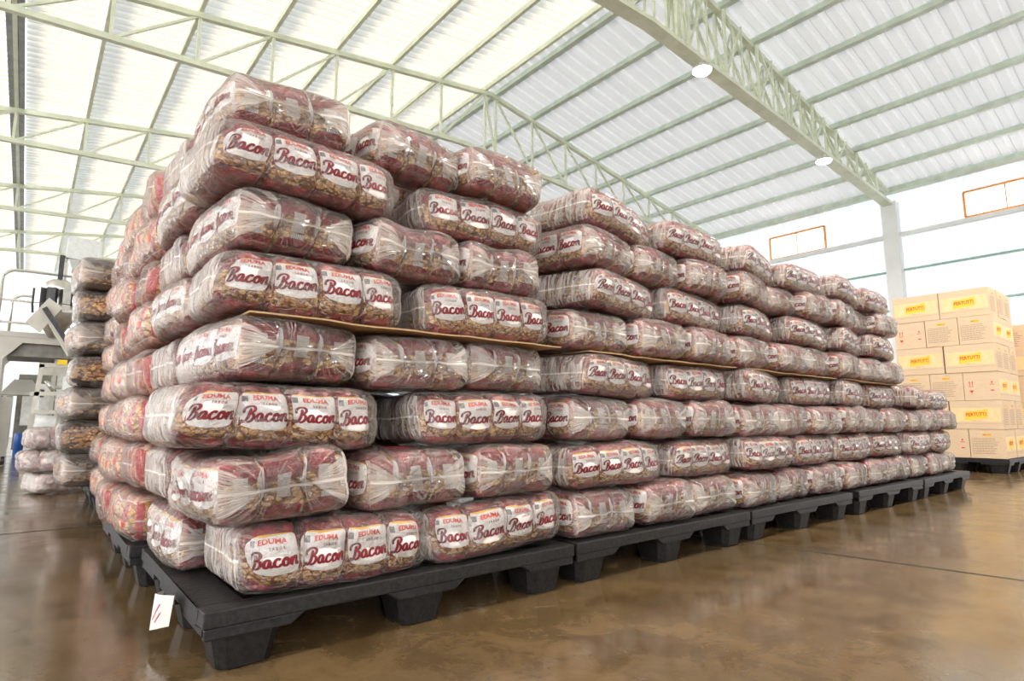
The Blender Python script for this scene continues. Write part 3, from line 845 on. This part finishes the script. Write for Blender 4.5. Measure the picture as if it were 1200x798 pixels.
# brown bales further back
bs = (1.22, 1.2, 1.25)
for L in range(7):
    z = PH + L * .236; a = L % 2 == 1; nm = layer_name[7][L]
    ks = 2 if a else 2
    if a:
        for k in range(1):
            bale('brown', 'along', rr.randrange(4), (.20 + .37 + k * .73 + jit(.02), 5.40 + jit(.03), z), jit(.05), 'brown snack bale with dark bag fronts, %s layer of the brown stack' % nm, 'brown bales at the back', (jit(.02), jit(.02)), bs)
    else:
        for k in range(1):
            bale('brown', 'across', rr.randrange(4), (.20 + .25 + k * .50 + jit(.02), 5.52 + jit(.03), z), -math.pi / 2 + jit(.05), 'brown snack bale seen end-on, %s layer of the brown stack' % nm, 'brown bales at the back', (jit(.02), jit(.02)), bs)
# pale bales low behind the brown stack
for k, (x, y, z, rz, lab) in enumerate(((.36, 6.75, 0.0, .3, 'pale film-wrapped bale on the floor behind the brown stack, bottom one'), (.30, 6.70, .19, -.25, 'pale film-wrapped bale behind the brown stack, middle one of the low pile'), (.32, 6.75, .38, .1, 'pale film-wrapped bale behind the brown stack, top one of the low pile'))):
    bale('pale', 'along', k, (x, y, z), rz, lab, 'pale bales behind the brown stack')

# paper tag hanging on the side of the nearest pallet
mb = MB(); nn = 8
def TP(i, j, o=0.0):
    u, v = i / nn, j / 4
    x = -.012 - .030 * math.sin(u * 2.2) + (.02 * (u - .75) * 4 if u > .75 else 0); y = .125 * u + .045 * v
    return Vector((x - o, y + .0 * v, -.115 * v * (1 - .22 * (1 - u)) + .012 * (1 - u)))
for i in range(nn):
    for j in range(4):
        mb.face([TP(i, j), TP(i + 1, j), TP(i + 1, j + 1), TP(i, j + 1)])
        mb.face([TP(i, j, -.0008), TP(i, j + 1, -.0008), TP(i + 1, j + 1, -.0008), TP(i + 1, j, -.0008)])
def at_tag(u, v): 
    return TP(u * nn, v * 4, .0012)
def mark(pts, wd):
    for (u0, v0), (u1, v1) in zip(pts, pts[1:]):
        mb.face([at_tag(u0 - wd, v0), at_tag(u0 + wd, v0), at_tag(u1 + wd, v1), at_tag(u1 - wd, v1)], 1)
mark([(.36, .26), (.46, .44), (.60, .72)], .022)
mark([(.30, .52), (.38, .66), (.46, .80)], .022)
o = build('paper_tag', mb, ['paper', 'red_ink'], smooth=True, loc=(.366, 1.86, .145))
tag(o, label='curled white paper tag with two red pen strokes hanging from the nearest pallet', category='paper tag')

# ------------------------------------------------------------------ cartons
BL, BD, BH = .532, .355, .352
G_PT = glyphs('PERTUTTI', .014); G_PS = glyphs('MASSA LEVE', .0)
def make_box():
    """long faces at +-x, end faces at +-y"""
    mb = MB(); hx, hy, hz = BD / 2 - .003, BL / 2 - .004, BH / 2 - .002
    mb.box((0, 0, BH / 2), (hx, hy, hz))
    def rect(fn, u0, u1, v0, v1, mi, e=.001):
        mb.face([fn(u0, v0, e), fn(u1, v0, e), fn(u1, v1, e), fn(u0, v1, e)], mi)
    for sgn in (-1, 1):
        fn = lambda u, v, e, s=sgn: Vector((s * (hx + e), s * u, BH / 2 + v))   # seen from outside, u to the right
        rect(fn, -hy + .02, hy - .02, -.085, .085, 1, .0006)
        mb.face([fn(*p, .0012) for p in ((-.115, -.066), (.112, -.040), (.118, .074), (.06, .056), (-.108, .042))], 2)
        for q in G_PT: mb.face([fn(x * .047, -.016 + y * .062 + x * .002, .0026) for x, y in q], 4)
        for q in G_PS: mb.face([fn(x * .018, -.078 + y * .018, .0018) for x, y in q], 5)
        rect(fn, -hy, hy, -.108, -.106, 5)
        rect(fn, -.04, .04, BH / 2 - .006, BH / 2 - .003, 0)
    # ingredients list on one end
    fn = lambda u, v, e: Vector((u, -(hy + e), BH / 2 + v))
    rect(fn, -.045, .045, .095, .122, 2); 
    for q in G_PT: mb.face([fn(x * .017, .101 + y * .021, .002) for x, y in q], 3)
    rl = random.Random(4)
    for k in range(10):
        x = -.135; v = .06 - k * .020; end = rl.uniform(.06, .13)
        while x < end:
            w_ = rl.uniform(.012, .035); rect(fn, x, min(x + w_, end), v, v + .006, 5); x += w_ + .005
    rect(fn, -.148, -.144, -.14, .066, 5)
    # handling marks on the other end
    fn = lambda u, v, e: Vector((-u, (hy + e), BH / 2 + v))
    for x in (-.115, -.085):
        rect(fn, x - .003, x + .003, .0, .05, 3); mb.face([fn(*p, .001) for p in ((x - .010, .045), (x + .010, .045), (x, .062))], 3)
    rect(fn, -.125, -.075, -.008, -.003, 3)
    hb = []
    for k in range(14):
        t = 2 * math.pi * k / 14; hb.append((-.10 + .0012 * 16 * math.sin(t) ** 3, -.062 + .0012 * (13 * math.cos(t) - 5 * math.cos(2 * t) - 2 * math.cos(3 * t))))
    mb.face([fn(*p, .001) for p in hb], 3); rect(fn, -.102, -.098, -.10, -.08, 3)
    rect(fn, .10, .115, .035, .055, 3); rect(fn, .085, .13, .015, .022, 3); rect(fn, .09, .125, -.06, -.048, 3)
    return mb.mesh('carton', ['cardboard', 'box_yellow', 'box_brush', 'box_red', 'box_red', 'box_grey'])
BOX = make_box()
def carton(x, y, z, rz, label, group):
    o = link('carton', BOX, None, (x, y, z), (0, 0, rz)); tag(o, label=label, category='carton', group=group); return o
BX, BY = 9.10, 1.775
rowname = ['bottom', 'second', 'third', 'fourth', 'fifth', 'top']
def carton_stack(bx, by, where, group, cols=(0, 1, 2), nl=6, only_side=False):
    for L in range(nl):
        z = .175 + L * BH; sh = -.0 + (.0 if L else 0)
        if L % 2 == 1:
            for c in cols:
                for k in range(2):
                    if c > 0 and k > 0 or only_side and (c or k): continue
                    pos = ('front right', 'front left')[k] if c == 0 else ('second along the side', 'third along the side')[c - 1]
                    carton(bx + BD * (c + .5) + jit(.004), by + BL * (k + .5) + .004 * k + jit(.004), z, jit(.01),
                           'carton with red and yellow brand print, %s, %s row, %s' % (pos, rowname[L], where), group)
        else:
            for c in range(2):
                for k in range(3):
                    if c > 0 and k > 0 or only_side and (c or k): continue
                    turn = -math.pi / 2 if (k + L // 2) % 3 != 1 else math.pi / 2
                    pos = ('front right', 'front middle', 'front left')[k] if c == 0 else 'second along the side'
                    what = 'a printed text list' if turn < 0 else 'small red handling marks'
                    carton(bx + BL * (c + .5) + jit(.004), by + BD * (k + .5) + jit(.003), z, turn + jit(.01),
                           'carton %s, %s, %s row, %s' % (('with ' + what) if c == 0 else 'turned side-on', pos, rowname[L], where), group)
carton_stack(BX, BY, 'nearer stack', 'cartons in the nearer stack')
carton_stack(BX + 1.32, BY - .10, 'farther stack', 'cartons in the farther stack', nl=5, only_side=True)
for k, (x, y) in enumerate(((BX - .02, BY - .02), (BX + 1.30, BY - .12))):
    o = copy_tree(pallet0); o.location = (x, y, 0); o.scale = (.98, 1.13, 1.07)
    tag(o, label=('black plastic pallet under the nearer carton stack', 'black plastic pallet under the farther carton stack at the right edge')[k], category='pallet', group='black plastic pallets')

# ------------------------------------------------------------------ packing machine in the left background (y about 11)
Y0 = 11.0
# platform: white hood with a chamfered opening, on legs, with a rail on top
pf = empty('work_platform', (.0, Y0, 0), label='white steel work platform with chamfered opening and round rail at far left', category='platform')
mb = MB()
out = [(-.95, 0), (-.95, 1.88), (.60, 1.90), (.60, 1.74), (-.10, 1.74), (-.30, 1.50), (-.30, 0)]
mb.prism(out, -.05, .05, lambda a, b, c: Vector((a, c, b)))
build('frame', mb, 'machine_white', pf)
mb = MB(); mb.prism(out, -.05, .05, lambda a, b, c: Vector((a, 1.2 + c, b))); build('frame', mb, 'machine_white', pf)
mb = MB(); mb.box((.15, .6, 1.66), (.42, .5, .10)); build('underside_box', mb, 'steel_dark', pf)
mb = MB(); mb.box((-.17, .6, 1.86), (.78, .66, .035)); build('deck', mb, 'machine_white', pf)
mb = MB()
def arc(x0, z0, x1, z1, r, y): 
    return [(x0, y, z0)] + [(x0 + r - r * math.cos(t), y, z1 - r + r * math.sin(t)) for t in [k * math.pi / 12 for k in range(7)]] + [(x1, y, z1)]
mb.tube(arc(-.40, 1.9, .70, 2.78, .16, -.1), .020, 8); build('rail', mb, 'machine_white', pf, True)
mb = MB(); mb.tube(arc(-.28, 1.9, .22, 2.50, .14, .4), .018, 8); build('rail', mb, 'steel', pf, True)
for z_ in (2.34, 2.02):
    mb = MB(); mb.tube([(-.40, -.1, z_), (.70, -.1, z_ - .02)], .016, 8); build('rail', mb, 'machine_white', pf, True)
# multihead weigher with dark buckets and chute
wg = empty('weighing_machine', (.24, Y0 - .25, 1.93), label='steel weighing head with dark buckets and slanted chute above the platform', category='machine')
mb = MB(); mb.tube([(0, 0, .45), (0, 0, .62), (0, 0, .66)], [.16, .16, .10], 20); build('drum', mb, 'steel', wg, True)
for k in range(10):
    t = 2 * math.pi * k / 10; M = Matrix.Rotation(t, 4, 'Z') @ Matrix.Translation((.24, 0, .42))
    mb = MB(); mb.box((0, 0, 0), (.055, .05, .10), 0, M); mb.box((.01, 0, -.16), (.035, .04, .05), 0, M, 1.3); build('bucket', mb, 'dark' if k % 2 else 'steel', wg)
mb = MB(); mb.tube([(0, 0, .30), (0, 0, .22), (0, 0, -.10)], [.27, .27, .07], 20); build('cone', mb, 'steel', wg, True)
mb = MB(); mb.box((-.20, -.28, .05), (.10, .03, .20), 0, Matrix.Rotation(.6, 4, 'Y')); mb.box((.10, -.30, .0), (.22, .04, .05), 0, Matrix.Rotation(1.0, 4, 'Y')); build('chute', mb, 'machine_white', wg)
mb = MB(); mb.box((.02, -.34, .02), (.30, .015, .03), 0, Matrix.Rotation(.95, 4, 'Y')); build('chute_edge', mb, 'dark', wg)
mb = MB(); mb.box((0, 0, .80), (.03, .03, .20)); build('post', mb, 'dark', wg)
wg.scale = (1.0, 1.0, 1.12)
# feed hopper box high above
hp = empty('feed_hopper', (.48, Y0 + .2, 3.02), label='white tilted feed hopper box high above the weighing machine', category='hopper')
mb = MB(); mb.box((0, 0, .22), (.20, .24, .17), 0, Matrix.Rotation(.06, 4, 'Y'), 1.02); mb.box((.02, 0, -.02), (.12, .15, .07), 0, None, 1.5); build('body', mb, 'light_panel', hp)
mb = MB(); mb.bar((-.22, -.2, .07), (.22, -.2, .04), .03, .03); build('edge', mb, 'dark', hp)
for sx_ in (-.17, .17):
    mb = MB(); mb.bar((sx_, .1, .05), (sx_, .1, -3.02), .04, .04); build('leg', mb, 'machine_white', hp)
# bagging frame with table
bf = empty('bagging_machine', (.20, Y0 - .4, 0), label='stainless bagging machine frame with outfeed table below the platform', category='machine')
for (xa, za, xb, zb) in ((-.16, 0, -.06, 1.42), (.10, 0, .20, .74), (-.16, 1.0, .30, 1.02), (-.10, 1.40, .34, 1.42)):
    mb = MB(); mb.bar((xa, 0, za), (xb, 0, zb), .055, .055); build('frame_bar', mb, 'machine_white', bf)
mb = MB(); mb.box((.16, 0, .75), (.26, .22, .025)); build('table', mb, 'machine_white', bf)
mb = MB(); mb.box((.02, .2, .42), (.14, .16, .28)); build('cabinet', mb, 'steel', bf)
mb = MB(); mb.box((.28, .15, .86), (.10, .12, .40), 0, None, .8); build('guard_panel', mb, 'light_panel', bf)
mb = MB(); mb.tube([(-.16, 0, .025), (-.16, 0, 0)], .05, 12); mb.tube([(.10, 0, .025), (.10, 0, 0)], .05, 12); build('foot', mb, 'steel', bf)
mb = MB(); mb.tube([(.0, .05, 1.20), (.10, .05, 1.05)], .03, 10); build('roller', mb, 'steel', bf, True)
sg = MB(); sg.box((0, 0, 0), (.055, .006, .035)); o = build('warning_sign', sg, 'yellow', loc=(.36, Y0 - .45, 1.46)); tag(o, label='small yellow sign fixed above the bagging machine table', category='sign')
# more machinery under and beyond the platform
for k, (x, y, wd, ht, lab) in enumerate(((.15, Y0 + 3.2, .55, 1.35, 'grey steel cabinet seen through the platform opening'), (-.45, Y0 + 4.6, .5, 1.0, 'low grey steel machine at the far left edge'))):
    r_ = empty('steel_cabinet', (x, y, 0), label=lab, category='cabinet')
    mb = MB(); mb.box((0, 0, .12 + ht / 2), (wd / 2, .3, ht / 2)); build('body', mb, 'steel_dark', r_)
    mb = MB(); mb.box((0, -.305, .12 + ht * .6), (wd * .36, .008, ht * .28)); build('door', mb, 'steel', r_)
    mb = MB(); mb.box((wd * .1, -.32, .12 + ht * .75), (.05, .02, .07)); build('control_panel', mb, 'dark', r_)
    for sx_ in (-1, 1):
        mb = MB(); mb.tube([(sx_ * (wd / 2 - .05), -.2, 0), (sx_ * (wd / 2 - .05), -.2, .13)], .03, 8); build('leg', mb, 'steel', r_)
# white steps
st = empty('steps', (.48, Y0 + .3, 0), label='white metal steps beside the bagging machine, half hidden by brown bales', category='steps')
for k in range(6):
    mb = MB(); mb.box((0, -.10 + k * .09, .20 + k * .19), (.17, .09, .02)); build('step', mb, 'machine_white', st)
for sx_ in (-.18, .18):
    mb = MB(); mb.bar((sx_, -.2, 0), (sx_, .42, 1.3), .03, .09); build('side_rail', mb, 'machine_white', st)
# conical funnel, grey cabinet and blue drum further left
fn_ = empty('funnel', (-.05, Y0 + .9, 0), label='pale sheet-metal funnel hood on a stand under the platform', category='funnel')
mb = MB(); mb.box((0, 0, 1.16), (.24, .22, .10), 0, None, .45); mb.box((0, 0, 1.04), (.25, .23, .02)); build('hood', mb, 'machine_white', fn_)
for sx_ in (-.2, .2):
    mb = MB(); mb.bar((sx_, 0, 0), (sx_, 0, 1.03), .04, .04); build('leg', mb, 'steel', fn_)
cb = empty('control_cabinet', (-.28, Y0 + .3, 0), label='grey control cabinet on castors at the far left edge', category='cabinet')
mb = MB(); mb.box((0, 0, .55), (.13, .16, .42)); build('body', mb, 'machine_white', cb)
for sx_ in (-.1, .1):
    mb = MB(); mb.tube([(sx_ - .02, -.1, .07), (sx_ + .02, -.1, .07)], .06, 14); build('castor', mb, 'dark', cb)
mb = MB(); mb.bar((-.0, -.165, .3), (-.0, -.165, .5), .05, .02); build('handle', mb, 'dark', cb)
dm = MB(); dm.tube([(0, 0, 0), (0, 0, .02), (0, 0, .35), (0, 0, .37), (0, 0, .68), (0, 0, .70)], [.09, .10, .10, .108, .10, .09], 18)
o = build('drum', dm, 'blue', smooth=True, loc=(-.02, Y0 + 2.6, 0)); o.scale = (.8, .8, .6); tag(o, label='blue plastic drum standing beside the machine at far left', category='drum')
# far machines along the end of the hall
for k, (x, y, wd, ht, lab) in enumerate(((.9, 20, 1.4, 2.1, 'pale machine housing far down the hall, nearest the brown stack'),)):
    r_ = empty('machine', (x, y, 0), label=lab, category='machine')
    mb = MB(); mb.box((0, 0, .2 + ht / 2), (wd / 2, .5, ht / 2)); mb.box((0, 0, .2 + ht + .15), (wd / 3, .35, .15), 0, None, .6); build('housing', mb, 'machine_white', r_)
    mb = MB(); mb.box((-wd / 5, -.51, .2 + ht * .55), (wd / 5, .01, ht * .22)); build('door', mb, 'steel', r_)
    for sx_ in (-1, 1):
        for sy_ in (-1, 1):
            mb = MB(); mb.tube([(sx_ * (wd / 2 - .08), sy_ * .4, 0), (sx_ * (wd / 2 - .08), sy_ * .4, .21)], .04, 8); build('leg', mb, 'steel', r_)
